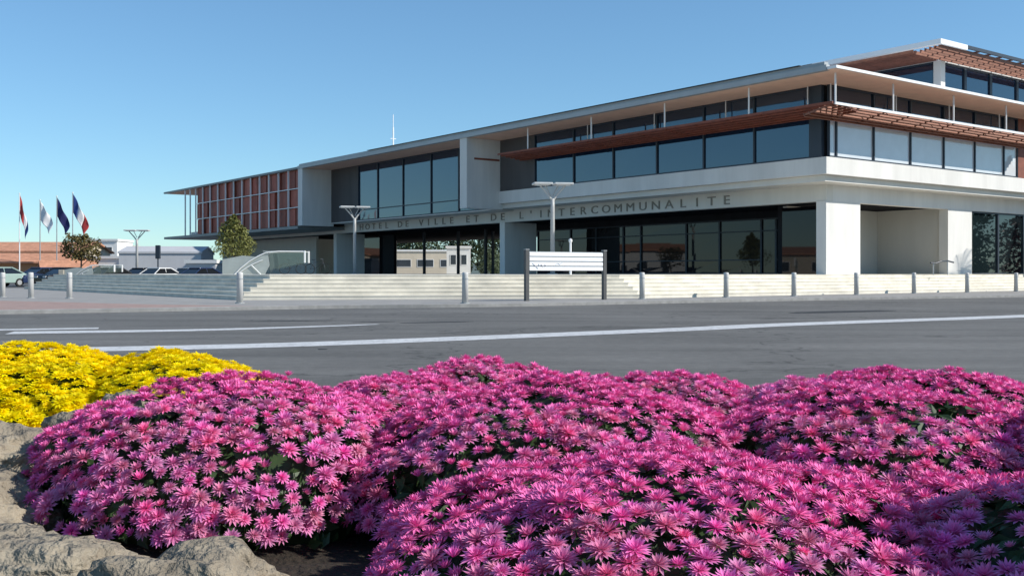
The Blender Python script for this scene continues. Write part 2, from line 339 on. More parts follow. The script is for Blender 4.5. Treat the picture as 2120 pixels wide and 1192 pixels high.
# sun shade louvres hung from the roof
def louvre(name, axis, a0, a1, p0, p1, z, rods, ns=6, m=M_wood2, brk=2.2, zroof=11.09, railm=M_wmet, drop=.45):
    rail = MB(); 
    def bar(mb, s0, s1, q0, q1, zz0, zz1):
        if axis == 'u': mb.box(q0, q1, s0, s1, zz0, zz1)
        else: mb.box(s0, s1, q0, q1, zz0, zz1)
    lo, hi = min(p0, p1), max(p0, p1)
    bar(rail, a0, a1, p0 - .04, p0 + .04, z - .06, z + .06)
    fr = rail.build(name, railm, th)
    n = int((a1 - a0) / brk)
    for i in range(n + 1):
        s = a0 + .05 + (a1 - a0 - .1) * i / n; b = MB(); X0, X1 = p0 + (p1 - p0) * .03, p1; Q = [(X0, z - .03), (X1, z - drop - .03), (X1, z - drop + .05), (X0, z + .05)]
        vs = [((x, s - .03, zz) if axis == 'u' else (s - .03, x, zz)) for x, zz in Q] + [((x, s + .03, zz) if axis == 'u' else (s + .03, x, zz)) for x, zz in Q]
        b.add(vs, [(0, 1, 2, 3), (7, 6, 5, 4), (0, 4, 5, 1), (1, 5, 6, 2), (2, 6, 7, 3), (3, 7, 4, 0)]); b.build('bracket', m, fr)
    for k in range(ns):
        fr_ = (k + .6) / ns; q = p0 + (p1 - p0) * fr_; zc = z - drop * fr_; sl = MB(); sg = 1 if p1 > p0 else -1
        A = [(q, zc - .10), (q + sg * .11, zc + .07), (q + sg * .15, zc + .05), (q + sg * .04, zc - .12)]
        if axis == 'u': vs = [(x, a0, zz) for x, zz in A] + [(x, a1, zz) for x, zz in A]
        else: vs = [(a0, x, zz) for x, zz in A] + [(a1, x, zz) for x, zz in A]
        sl.add(vs, [(0, 1, 2, 3), (7, 6, 5, 4), (0, 4, 5, 1), (1, 5, 6, 2), (2, 6, 7, 3), (3, 7, 4, 0)])
        sl.build('slat', m, fr)
    for s in rods:
        r_ = MB()
        P = (p0, s) if axis == 'u' else (s, p0)
        r_.tube([(P[0], P[1], z + .05), (P[0], P[1], zroof)], 0.05, 8); r_.build('hanger_rod', M_wmet, fr)
    return fr
louvre('louvre', 'u', -2.0, 26.2, -2.25, -0.15, 9.62, (22.7, 16.1, 9.6, 3.3), ns=5, m=M_wood, railm=M_wood, drop=.25)
louvre('louvre', 'v', -2.15, 20.5, -2.05, -0.15, 9.58, (-2.1, 2.9, 8.8, 14.6, 20.2), drop=.38)
for s in (1.1, 6.8, 12.6, 18.9): MB().tube([(-.12, s, 9.7), (-.12, s, 11.09)], .035, 6).build('hanger_rod', M_wmet, th)
for s in (0.2, 6.2, 11.7, 17.5): MB().tube([(s, -.12, 9.7), (s, -.12, 11.09)], .04, 6).build('hanger_rod', M_wmet, th)
box('wall_trim', -2.3, 0.0, 29.06, 29.10, 9.52, 9.66, M_wood, th)
# red screen of the left wing
sp0, sp1 = 57.62, 85.4; ncol = 12; zr = [5.68, 7.45, 9.25, 11.08]
scr = empty('screen', parent=th)
for i in range(ncol):
    a = sp0 + (sp1 - sp0) * i / ncol; b = sp0 + (sp1 - sp0) * (i + 1) / ncol
    for k in range(3):
        for h in range(2):
            c0 = a + (b - a) * h / 2 + .05; c1 = a + (b - a) * (h + 1) / 2 - .05
            box('screen_panel', -2.80 + random.uniform(0, .25), -2.52, c0, c1, zr[k] + .05, zr[k + 1] - .05, M_redp, scr)
for i in range(ncol + 1):
    a = sp0 + (sp1 - sp0) * i / ncol; box('screen_post', -2.95, -2.82, a - .05, a + .05, 5.67, 11.085, M_wmet, scr)
for k in (1, 2): box('screen_rail', -2.93, -2.84, sp0, sp1, zr[k] - .035, zr[k] + .035, M_wmet, scr)
for (x, y) in ((-2.9, 87.2), (-2.9, 88.9), (-1.2, 88.9), (0.4, 88.9)): MB().tube([(x, y, 5.66), (x, y, 11.085)], .09, 8).build('screen_post', M_wmet, scr)
box('end_panel', -2.4, 0.35, 85.6, 85.8, 5.67, 11.085, M_grey, th)
# recessed upper storey with pergola roof
box('upper_storey', 14.6, 30, 2.4, 60, 11.262, 14.4, M_dark, th)
box('upper_roof', 14.2, 31, 2.0, 60, 14.72, 14.95, M_edge, th)
pf = MB(); pf.box(11.0, 11.3, 0.0, 60, 14.68, 14.98); pf.box(11.3, 14.0, 0.0, 0.16, 14.68, 14.98); pf.build('upper_fascia', M_edge, th)
box('upper_fascia', 14.0, 31, 0.02, 0.14, 14.78, 14.98, M_frame, th)
box('upper_lintel', 14.3, 31, 2.1, 2.38, 14.42, 14.70, M_conc, th); box('upper_lintel', 14.3, 14.58, 2.385, 60, 14.42, 14.70, M_grey, th)
box('column', 14.25, 14.75, 1.9, 2.4, 11.262, 14.42, M_conc, th)
pg = empty('pergola', parent=th)
for k in range(6):
    y = .30 + k * .30; zc = 14.66 - k * .035
    MB().box(11.32, 31, y, y + .05, zc - .11, zc + .09).build('slat', M_wood2, pg)
for k in range(9):
    x = 11.5 + k * .32; zc = 14.66 - k * .02
    MB().box(x, x + .05, 2.1, 60, zc - .11, zc + .09).build('slat', M_wood2, pg)
for k in range(15): x = 11.6 + k * 1.35; box('rafter', x - .04, x + .04, .17, 2.09, 14.76, 14.86, M_wood2, pg)
for k in range(30): y = 3.0 + k * 1.35; box('rafter', 11.31, 14.19, y - .04, y + .04, 14.76, 14.86, M_wood2, pg)
for a, b in zip((14.78, 17.7, 20.9, 24.4, 27.7), (17.7, 20.9, 24.4, 27.7, 30.9)): window(th, 'v', a, b, 11.27, 14.41, 2.2, trans=(11.75,), t=.14)
for a, b in zip((2.42, 6.5, 10.5), (6.5, 10.5, 14.5)): window(th, 'u', a, b, 11.27, 14.41, 14.4, t=.1)
# ground floor glazing under the building
gm_ = [7.32, 9.7, 10.9, 14.5, 17.6, 22.2, 24.1, 27.2, 30.3, 34.6]
for a, b in zip(gm_, gm_[1:]): window(th, 'u', a, b, ZT, 4.72, 8.0, trans=(2.0, 3.9) if b - a > 1.5 else (3.9,), gm=M_glsd, t=.07)
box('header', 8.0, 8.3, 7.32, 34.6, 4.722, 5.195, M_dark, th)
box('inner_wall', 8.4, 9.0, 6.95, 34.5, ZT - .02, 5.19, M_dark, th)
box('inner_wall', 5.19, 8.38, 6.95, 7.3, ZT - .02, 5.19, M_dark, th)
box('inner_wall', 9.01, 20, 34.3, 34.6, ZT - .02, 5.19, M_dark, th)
for a, b in zip((17.2, 20.6), (20.6, 24.0)): window(th, 'v', a, b, ZT, 5.08, 1.55, gm=mat('garden_front_glass', (.008, .014, .016), .03, .1, .3, ior=1.6), t=.09)
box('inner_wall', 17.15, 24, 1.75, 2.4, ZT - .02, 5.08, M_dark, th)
box('lobby', 5.16, 5.195, 2.13, 6.94, ZT - .02, 5.08, M_glsd, th)
# glazed lobby and slim posts in the open passage
for (x0, x1, y0, y1) in ((6.2, 6.5, 55.2, 62.0),): 
    box('lobby', x0, x1, y0, y1, ZT - .02, 5.19, M_glsd, th)
for (x, y) in ((8, 52.5), (10, 49.5), (12.5, 47.2), (9, 43.5), (15, 47.5)): box('passage_post', x, x + .22, y, y + .22, ZT - .02, 5.19, M_frame, th)
# mast
mst = MB().tube([(4, 51.6, 11.2), (4, 51.6, 15.0)], 0.07, 8); mst.tube([(3.7, 51.6, 13.9), (4.3, 51.6, 13.9)], .03, 6); mst.tube([(4, 51.6, 15.0), (4, 51.6, 16.2)], .035, 6)
mo = mst.build('roof_mast', M_wmet); mo.location = BP; mo.rotation_euler = (0, 0, BRZ); tag(mo, 'thin white antenna mast on the long flat roof', 'antenna')

# ------------------------------------------------------------------ bollards
def make_bollard():
    r = empty('bollard')
    MB().tube([(0, 0, 0), (0, 0, .95), (0, 0, 1.02), (0, 0, 1.04), (0, 0, 1.045)], [.11, .105, .103, .085, .01], 16).build('post', M_bol, r, smooth=True)
    MB().tube([(0, 0, .80), (0, 0, .845)], .112, 16).build('band', M_gmet, r)
    MB().tube([(0, 0, 0.002), (0, 0, .03)], .16, 16).build('base_plate', M_gmet, r)
    return r
M_bol = mat('bollard_paint', (0.52, 0.51, 0.49), 0.6, 0.1, 6.0, streak=True)
bl = make_bollard()
spots = [(-21.5, 43.3, 'leftmost pale bollard at the edge of the photo on the pink paving'), (-19.5, 41.6, 'pale bollard on the pink paving, second from the left edge'),
         (-17.6, 40.8, 'pale bollard standing before the left end of the dark steps'), (-9.1, 34.3, 'pale bollard at the corner of the steps where shade meets sun'),
         (-1.57, 34.3, 'bollard in front of the long white steps left of the sign'), (5.1, 40.2, 'first bollard to the right of the white slatted sign'),
         (8.95, 42.9, 'second bollard to the right of the white slatted sign'), (12.35, 44.95, 'bollard left of the big white corner pier'),
         (16.15, 48.1, 'bollard just right of the big white corner pier'), (20.1, 51.3, 'bollard before the grey recessed wall, under the balcony'),
         (24.0, 54.1, 'bollard before the second white pier at the right'), (28.0, 57.0, 'rightmost bollard in front of the dark ground floor window')]
for i, (x, y, lb) in enumerate(spots):
    o = bl if i == 0 else copy_tree(bl); o.location = (x, y, 0.10); o.rotation_euler = (R(random.uniform(-.6, .6)), R(random.uniform(-.6, .6)), random.random() * 6)
    tag(o, lb, 'bollard', 'bollards along the pavement')

# ------------------------------------------------------------------ slatted sign
a_ = Vector((0.53, 37.3, .1)); b_ = Vector((3.52, 39.2, .1)); sgn = empty('sign_board', a_, math.atan2(b_.y - a_.y, b_.x - a_.x)); L = (b_ - a_).length
tag(sgn, 'white slatted sign board on two dark grey posts before the steps', 'sign')
for x in (0, L): box('post', x - .07, x + .07, -.07, .07, 0, 1.86, mat('dark_post', (.07, .07, .07), .5, .15, 4), sgn); box('post_cap', x - .08, x + .08, -.08, .08, 1.862, 1.885, M_gmet, sgn)
M_plk = mat('white_enamel', (0.82, 0.82, 0.83), 0.4, 0.03, 3.0)
for k in range(4):
    z = 1.11 + k * .176; box('plank', .10, L - .10, -.055, -.02, z, z + .135, M_plk, sgn)
box('backing', .09, L - .09, -.018, .0, 1.10, 1.80, M_gmet, sgn)
M_ink = mat('grey_print', (.48, .49, .54), .6, .1, 5)
for (x0, z0, pts) in ((.22, 1.15, ((0, .22), (.08, .16), (.16, .1), (.24, .02))), (.22, 1.15, ((.26, .2), (.3, .12), (.38, .18), (.46, .1), (.54, .17), (.62, .12))), (1.25, 1.33, ((0, 0), (.1, .05), (.18, 0), (.3, .07)))):
    MB().tube([(x0 + p[0], -.06, z0 + p[1]) for p in pts], .014, 6).build('print_mark', M_ink, sgn)

# ------------------------------------------------------------------ lamps
def make_lamp():
    r = empty('street_lamp')
    MB().tube([(0, 0, 0), (0, 0, .05)], .28, 14).build('base_plate', M_gmet, r)
    MB().tube([(0, 0, .05), (0, 0, 3.6), (0, 0, 4.1)], [.13, .11, .10], 12).build('pole', M_lmp, r, smooth=True)
    for s in (-1, 1):
        MB().tube([(s * .03, 0, 4.0), (s * .22, 0, 4.28), (s * .7, 0, 4.82)], [.06, .055, .04], 8).build('arm', M_lmp, r)
        MB().tube([(s * .05, .25, 4.25), (s * .35, .28, 4.82)], .03, 6).build('stay', M_lmp, r)
        h = MB().box(min(s * .06, s * 1.08), max(s * .06, s * 1.08), -.42, .42, 4.84, 4.95).build('lamp_head', M_gmetL, r); bevel(h, .03, 2)
        box('diffuser', min(s * .2, s * .95), max(s * .2, s * .95), -.3, .3, 4.815, 4.838, M_wmet, h)
    return r
M_lmp = mat('lamp_pole_paint', (0.42, 0.42, 0.41), 0.45, 0.08, 4); M_gmetL = mat('lamp_head_paint', (0.55, 0.55, 0.54), 0.4, 0.08, 4)
lp = make_lamp()
for i, (x, y, z, rz, lb) in enumerate(((2.2, 55.6, 1.05, .15, 'tallest Y-shaped street lamp rising behind the white sign'), (-11.5, 75, 1.05, .3, 'Y-shaped street lamp before the dark panel of the middle bay'), (-34.0, 93, .1, .1, 'distant dark Y-shaped street lamp behind the parked cars'))):
    o = lp if i == 0 else copy_tree(lp); o.location = (x, y, z); o.rotation_euler[2] = rz; tag(o, lb, 'street lamp', 'Y-shaped street lamps')
tl = empty('signal_post', (-31.4, 91, .1)); tag(tl, 'small dark signal post among the distant parked cars', 'signal')
MB().tube([(0, 0, 0), (0, 0, 2.6)], .06, 8).build('pole', M_frame, tl); bevel(box('signal_head', -.2, .2, -.15, .15, 2.3, 3.5, M_frame, tl), .04)
mp_ = MB().tube([(0, 0, 0), (0, 0, 1.55), (0, 0, 1.6), (0, 0, 1.7), (0, 0, 1.75)], [.06, .055, .09, .09, .02], 10).build('marker_post', M_wmet); mp_.location = (2.85, 50, 1.05); tag(mp_, 'slim white post with a small head behind the slatted sign', 'post')

# ------------------------------------------------------------------ trees
def leafmat(name, c, var=.35): return mat(name, c, .6, var, 3.0, spec=.3)
def tree(name, loc, h, trunk_h, crown, nleaf, lsize, m, label, cat='tree', group=None, seed=1, clumps=14, trad=.09):
    rnd = random.Random(seed); r = empty(name, loc); tag(r, label, cat, group)
    t = MB(); t.tube([(0, 0, 0), (rnd.uniform(-.05, .05), 0, trunk_h * .6), (0, rnd.uniform(-.08, .08), trunk_h), (0, 0, h * .8)], [trad, trad * .8, trad * .6, trad * .2], 8)
    cl = []
    for k in range(clumps):
        zt = (k + .5) / clumps; z = trunk_h + (h - trunk_h) * zt; rr = crown(zt); a = k * 2.4 + rnd.uniform(-.5, .5); q = rr * rnd.uniform(.35, .85)
        c = Vector((q * math.cos(a), q * math.sin(a), z)); cl.append((c, rr * rnd.uniform(.35, .6)))
        t.tube([(0, 0, max(trunk_h * .7, z - q * .8)), tuple(c * .6 + Vector((0, 0, z - q * .3)) * .4), tuple(c)], [trad * .4, trad * .25, trad * .08], 5)
    t.build('trunk', M_bark, r)
    vs = []; fs = []
    for k in range(nleaf):
        if rnd.random() < .72:
            c, cr = rnd.choice(cl); d = Vector((rnd.gauss(0, 1), rnd.gauss(0, 1), rnd.gauss(0, .8))).normalized() * cr * rnd.random() ** .4; p = c + d
        else:
            zt = rnd.random() ** 1.1; rr = crown(zt) * math.sqrt(rnd.random()); a = rnd.random() * 6.283; p = Vector((rr * math.cos(a), rr * math.sin(a), trunk_h + (h - trunk_h) * zt))
        s = lsize * rnd.uniform(.6, 1.3); n_ = Vector((rnd.gauss(0, 1), rnd.gauss(0, 1), rnd.gauss(.4, 1))).normalized(); a1 = n_.orthogonal().normalized(); a1.rotate(Matrix.Rotation(rnd.random() * 6.28, 3, n_)); b1 = n_.cross(a1)
        i = len(vs); vs += [tuple(p - a1 * s), tuple(p + b1 * s * .5), tuple(p + a1 * s), tuple(p - b1 * s * .5)]; fs.append((i, i + 1, i + 2, i + 3))
    MB().add(vs, fs).build('crown', m, r); return r
cone = lambda w_: (lambda t: w_ * (1 - t) ** .8 * min(1, .45 + t * 4))
ball = lambda w_: (lambda t: w_ * math.sqrt(max(0.02, 1 - (2 * t - .85) ** 2 / 1.4)))
tree('young_tree', (-19.0, 70, 1.0), 4.1, 1.35, cone(1.85), 3400, .11, leafmat('olive_leaf', (.15, .155, .045)), 'young cone-shaped tree with yellow-green leaves by the left wing', seed=3)
tree('small_tree', (-33.6, 80, .1), 3.9, 2.2, ball(1.6), 1500, .13, leafmat('autumn_leaf', (.105, .085, .028)), 'small spreading autumn tree in front of the terracotta roofs', seed=5)

# ------------------------------------------------------------------ stair canopies (pale glazed sides, white arched ribs)
M_cg = bpy.data.materials.new('clear_canopy_glass'); M_cg.use_nodes = True
_n = M_cg.node_tree.nodes; _l = M_cg.node_tree.links; _t = _n.new('ShaderNodeBsdfTransparent'); _t.inputs[0].default_value = (.72, .78, .80, 1); _g = _n.new('ShaderNodeBsdfGlossy'); _g.inputs['Roughness'].default_value = .03
_m = _n.new('ShaderNodeMixShader'); _m.inputs[0].default_value = .12; _l.new(_t.outputs[0], _m.inputs[1]); _l.new(_g.outputs[0], _m.inputs[2]); _l.new(_m.outputs[0], _n['Material Output'].inputs[0])
M_can = mat('frosted_panel', (0.36, 0.39, 0.37), 0.35, 0.12, 1.5); M_blk = mat('beige_block', (.42, .38, .31), .85, .15, 2)
def canopy(loc, rz, S, label, block):
    r = empty('stair_canopy', loc, rz); tag(r, label, 'canopy', 'glazed stair canopies')
    prof = [(-.2, -.03), (-.2, .95), (1.0, 1.18), (1.9, 1.10), (2.5, 1.36), (2.62, .6), (2.3, -.03)]
    for y in (0, 1.6):
        n = len(prof); v = [(p[0] * S, y, p[1] * S) for p in prof] + [(p[0] * S, y + .05, p[1] * S) for p in prof]
        MB().add(v, [tuple(reversed(range(n)))[::-1], tuple(range(2 * n - 1, n - 1, -1))] + [(i, (i + 1) % n, n + (i + 1) % n, n + i) for i in range(n)]).build('side_panel', M_can, r)
        MB().add([(2.64 * S, y + .02, .3 * S), (4.68 * S, y + .02, .75 * S), (4.68 * S, y + .02, 1.38 * S), (2.64 * S, y + .02, 1.38 * S)], [(0, 1, 2, 3)]).build('glass_panel', M_cg, r)
        MB().tube([(x * S, y - .05, z * S) for x, z in ((.5, 0), (.9, .42), (1.4, .82), (1.95, 1.15), (2.4, 1.36), (3.2, 1.44), (4.75, 1.43))], .035 * S, 8).build('arched_rib', M_wmet, r)
        MB().tube([(x * S, y - .05, z * S) for x, z in ((.6, 0), (1.1, .35), (1.5, .6), (2.2, .92))], .03 * S, 8).build('arched_rib', M_wmet, r)
        MB().tube([(x * S, y - .05, z * S) for x, z in ((1.55, .6), (2.15, 0))], .03 * S, 8).build('strut', M_wmet, r)
        box('end_post', 4.7 * S, 4.79 * S, y - .09, y + .06, .75 * S, 1.48 * S, M_wmet, r)
    MB().add([(2.2 * S, 0.06, 1.43 * S), (4.7 * S, .06, 1.41 * S), (4.7 * S, 1.59, 1.41 * S), (2.2 * S, 1.59, 1.43 * S), (2.2 * S, 0.06, 1.47 * S), (4.7 * S, .06, 1.45 * S), (4.7 * S, 1.59, 1.45 * S), (2.2 * S, 1.59, 1.47 * S)],
             [(3, 2, 1, 0), (4, 5, 6, 7), (0, 1, 5, 4), (1, 2, 6, 5), (2, 3, 7, 6), (3, 0, 4, 7)]).build('roof_panel', M_can, r)
    if block: bevel(box('end_block', -.75 * S, -.22 * S, -.1, 1.7, -.9, .95 * S, M_blk, r), .03)
canopy((-17.3, 62, 1.0), .05, 1.0, 'pale glazed stair canopy with white arched ribs beside the young tree', False)
canopy((-30.4, 70, .70), .05, .68, 'smaller glazed stair canopy with beige end block below the autumn tree', True)

# ------------------------------------------------------------------ cars
def car_mesh(S):
    r = empty('parked_car')
    prof = [(-2.1, .28), (-2.12, .62), (-1.98, .86), (-1.15, .96), (-.45, 1.40), (.75, 1.45), (1.55, 1.28), (2.0, .95), (2.1, .6), (2.06, .28)]
    lowp = [(-2.1, .28), (-2.12, .62), (-1.98, .86), (-1.15, .95), (1.9, .97), (2.1, .6), (2.06, .28)]
    n = len(lowp); mb = MB()
    rings = [(-.86, .93), (-.80, 1), (.80, 1), (.86, .93)]
    vs = []
    for y, s in rings: vs += [(x * s, y, .28 + (z - .28) * (s * .5 + .5)) for x, z in lowp]
    fs = [tuple(range(n)), tuple(range(4 * n - 1, 3 * n - 1, -1))]
    for k in range(3): fs += [(k * n + i, (k + 1) * n + i, (k + 1) * n + (i + 1) % n, k * n + (i + 1) % n) for i in range(n)]
    mb.add(vs, fs); body = mb.build('body', S, r); bevel(body, .05, 2)
    cab = [(-1.2, .95, .78), (-.45, 1.38, .62), (.8, 1.43, .62), (1.75, .96, .76)]
    v = [(x, -w_, z) for x, z, w_ in cab] + [(x, w_, z) for x, z, w_ in cab]
    bevel(MB().add(v, [(0, 1, 2, 3), (7, 6, 5, 4), (0, 4, 5, 1), (1, 5, 6, 2), (2, 6, 7, 3), (3, 7, 4, 0)]).build('cabin_glass', M_carg, r), .03, 2)
    bevel(box('roof', -.52, .9, -.64, .64, 1.35, 1.455, S, r), .045, 2)
    for s in (-1, 1):
        MB().tube([(-1.2, s * .79, .95), (-.45, s * .635, 1.39)], .035, 6).build('pillar', S, r); MB().tube([(.8, s * .635, 1.43), (1.75, s * .77, .96)], .05, 6).build('pillar', S, r); MB().tube([(.2, s * .72, .96), (.15, s * .635, 1.41)], .04, 6).build('pillar', S, r)
        for x in (-1.32, 1.28):
            wh = MB().tube([(x, s * .74, .31), (x, s * .9, .31)], .31, 18).build('wheel', M_tyre, r); MB().tube([(x, s * .86, .31), (x, s * .91, .31)], .19, 14).build('rim', M_gmet, wh)
        box('headlight', -2.09, -1.95, s * .5 - .17, s * .5 + .17, .62, .78, M_wmet, r)
    return r
M_carg = mat('car_glass', (.012, .014, .016), .05, .1, 1, ior=1.6); M_tyre = mat('tyre', (.02, .02, .02), .9, .1, 3)
paints = {'silver': (.42, .43, .44), 'white': (.72, .72, .71), 'dark blue': (.02, .035, .09), 'black': (.012, .012, .014), 'grey': (.14, .145, .15), 'green': (.30, .40, .36), 'dark grey': (.05, .052, .055)}
PM = {k: mat('car_paint_' + k.replace(' ', '_'), v, .25, .03, 1, spec=.6) for k, v in paints.items()}
cars = [(-33.0, 84, 'dark grey', 'dark grey parked car right of the left stair canopy'), (-31.0, 86, 'black', 'black parked car behind the dark steps, near the far street lamp'),
        (-29.0, 84, 'white', 'white parked car between the far lamp and the signal post'), (-27.2, 86, 'silver', 'silver parked car just right of the signal post'),
        (-25.6, 84, 'dark blue', 'dark blue parked car close to the left pier of the building'),
        (-38.2, 76, 'green', 'pale green parked car at the left edge of the photo'), (-36.2, 79, 'dark blue', 'dark blue parked car below the terracotta roofs'),
        (-34.0, 78, 'black', 'black parked car left of the beige end block'), (-37.6, 82, 'grey', 'grey parked car in the second row at far left')]
proto = {}
for x, y, c, lb in cars:
    if c not in proto: o = proto[c] = car_mesh(PM[c])
    else: o = copy_tree(proto[c])
    o.location = (x, y, .12); o.rotation_euler[2] = R(62 + random.uniform(-4, 4)); tag(o, lb, 'car', 'cars parked beyond the steps')

# ------------------------------------------------------------------ flags
def flag(loc, h, cols, name, label, drop, lean, pm):
    r = empty('flagpole', loc); tag(r, label, 'flag', 'flags on tall poles')
    MB().tube([(0, 0, 0), (0, 0, h)], [.07, .045], 8).build('pole', pm, r); MB().tube([(0, 0, h), (0, 0, h + .12)], .07, 8).build('finial', M_wmet, r)
    nx, nz = 12, 12; W_, H_ = 1.35, 2.0
    nb = len(cols)
    for b in range(nb):
        vs = []; m0 = b * nx // nb; m1 = (b + 1) * nx // nb
        for i in range(m0, m1 + 1):
            t = i / nx
            for k in range(nz + 1):
                q = k / nz; x = .05 + lean * t * (1 + .15 * math.sin(q * 5)); y = .22 * math.sin(t * 9 + q * 2.5) * t ** .6
                z = h - .1 - q * H_ * (1 - .25 * t) - drop * t ** 1.1; vs.append((x, y, z))
        n1 = nz + 1
        ob = MB().add(vs, [(i * n1 + k, (i + 1) * n1 + k, (i + 1) * n1 + k + 1, i * n1 + k + 1) for i in range(m1 - m0) for k in range(nz)]).build('cloth', mat('flag_' + cols[b], FC[cols[b]], .8, .08, 2), r, smooth=True)
        s_ = ob.modifiers.new('thickness', 'SOLIDIFY'); s_.thickness = .008
FC = {'blue': (.03, .06, .22), 'white': (.75, .75, .75), 'red': (.5, .05, .045), 'navy': (.02, .025, .11)}
flag((-52.8, 110, .1), 9.5, ['red', 'red', 'white', 'blue'], 'flag', 'leftmost flag in red, white and blue, on a white pole', 3.3, .8, M_wmet)
flag((-50.6, 110, .1), 8.8, ['white'], 'flag', 'white flag hanging from a thin pole', 2.0, 1.2, M_gmet)
flag((-48.8, 110, .1), 9.2, ['navy'], 'flag', 'navy blue flag hanging from a thin pole', 2.6, 1.2, M_gmet)
flag((-47.1, 110, .1), 9.6, ['blue', 'white', 'red'], 'flag', 'blue, white and red tricolour flag, rightmost on its pole', 3.0, 1.5, M_gmet)

# ------------------------------------------------------------------ background houses
M_tile = mat('terracotta_tile', (.52, .25, .15), .85, .25, 1.5, .5, 3, bdist=.1); M_cream = mat('cream_render', (.62, .54, .42), .9, .08, .6); M_white = mat('white_render', (.74, .73, .70), .9, .05, .5)
M_ochre = mat('ochre_render', (.42, .22, .11), .9, .12, .6); M_pg = mat('pale_grey_cladding', (.50, .50, .51), .7, .07, .5, streak=True); M_win = mat('far_window', (.05, .06, .07), .2, .2, 1)
def house(name, loc, w_, d_, h, rh, wall, roof, label, rz=0, wins=(), over=.4, flat=False):
    r = empty(name, loc, rz); tag(r, label, 'building')
    box('wall', -w_ / 2, w_ / 2, 0, d_, 0, h, wall, r)
    if flat: box('roof', -w_ / 2 - .15, w_ / 2 + .15, -.15, d_ + .15, h + .003, h + .3, roof, r)
    else:
        a, b = w_ / 2 + over, d_ + over; e = .18
        pr = [(-over, h - .1), (d_ / 2, h + rh), (b, h - .1), (b, h - .1 + e), (d_ / 2, h + rh + e), (-over, h - .1 + e)]
        v = [(-a, y, z) for y, z in pr] + [(a, y, z) for y, z in pr]
        MB().add(v, [(0, 1, 4, 5), (1, 2, 3, 4), (11, 10, 7, 6), (10, 9, 8, 7), (0, 6, 7, 1), (1, 7, 8, 2), (2, 8, 9, 3), (3, 9, 10, 4), (4, 10, 11, 5), (5, 11, 6, 0)]).build('roof', roof, r)
        for s in (-1, 1):
            x = s * (w_ / 2 - .1); MB().add([(x - .08, 0.02, h), (x - .08, d_ - .02, h), (x - .08, d_ / 2, h + rh - .02), (x + .08, 0.02, h), (x + .08, d_ - .02, h), (x + .08, d_ / 2, h + rh - .02)], [(0, 1, 2), (5, 4, 3), (0, 3, 4, 1), (1, 4, 5, 2), (2, 5, 3, 0)]).build('gable', wall, r)
    for (x, z, ww, hh) in wins:
        f = box('window', x - ww / 2, x + ww / 2, -.05, -.003, z, z + hh, M_wmet, r); box('pane', x - ww / 2 + .08, x + ww / 2 - .08, -.06, -.052, z + .08, z + hh - .08, M_win, f)
    return r
house('tiled_house', (-64.8, 122, .1), 27, 9, 3.6, 1.1, M_cream, M_tile, 'long low house with terracotta tiled roof behind the flags', 0, ((4, 1.2, 1.2, 1.3), (8, 1.2, 1.2, 1.3), (11, 1.2, 1.2, 1.3)))
house('ochre_house', (-56, 112, .1), 14, 6, 2.2, .9, M_ochre, M_tile, 'ochre low house with terracotta roof nearest the leftmost flag', 0.05)
house('garden_house', (-46.5, 108, .1), 5, 4, 1.3, .9, M_cream, M_tile, 'small house with orange gable roof and pale walls', .5)
house('white_block', (-58.5, 146, .1), 4.6, 6, 5.6, .3, M_white, M_white, 'pale tall block showing above the autumn tree', 0, ((-1, 3.8, .9, 1), (1.2, 3.8, .9, 1)), flat=True)
house('white_block', (-57.5, 152, .1), 3, 5, 4.8, .3, M_white, M_cream, 'lower pale block right beside the tall one', 0, ((0, 3.2, .9, 1),), flat=True)
house('white_wall_house', (-47, 118, .1), 8.5, 5, 2.7, .3, M_white, M_white, 'low bright white building behind the stair canopy', 0, flat=True)
house('grey_shed', (-33.6, 98, .1), 7.6, 7, 3.0, .5, M_pg, M_pg, 'pale grey shed behind the far lamp and the signal post', 0.12, over=.1)
house('white_van_shelter', (-27.6, 91, .1), 2.6, 3, 1.9, .3, M_pg, M_white, 'small pale hut with white roof next to the left pier', 0, flat=True)
# seen through the passage
house('long_pale_building', (-13.5, 160, .1), 13, 8, 4.4, .4, M_cream, M_white, 'long pale building seen through the open passage', .1, ((-3.5, 2.0, 2.6, 1.2), (0, 2.0, 2.6, 1.2), (3.6, 2.0, 2.6, 1.2)), flat=True)
house('white_kiosk', (-7.6, 146, .1), 3.4, 3, 4.6, .3, M_white, M_white, 'small white kiosk with two windows seen through the passage', 0.05, ((-.75, 2.2, .9, 1.5), (.75, 2.2, .9, 1.5)), flat=True)
tree('shrub', (-3.2, 150, .1), 4.6, .8, ball(2.0), 1500, .2, leafmat('grey_green_leaf', (.09, .115, .06)), 'grey-green shrub seen at the right of the passage', cat='shrub', seed=9)
for k, (px_, py_, hh_, lb_) in enumerate(((-15.5, 172, 8.5, 'leftmost leafy tree behind the long pale building'), (-9.5, 175, 9.5, 'tallest leafy tree behind the kiosk, seen through the passage'), (-3.6, 170, 8.5, 'leafy tree behind the grey-green shrub, seen through the passage'), (-20.0, 178, 9.0, 'leafy tree far behind the passage, half hidden by piers'))):
    tree('garden_tree', (px_, py_, .1), hh_, 1.6, ball(3.6), 2600, .3, leafmat('garden_leaf', (.05, .07, .03)), lb_, group='trees behind the passage', seed=30 + k)
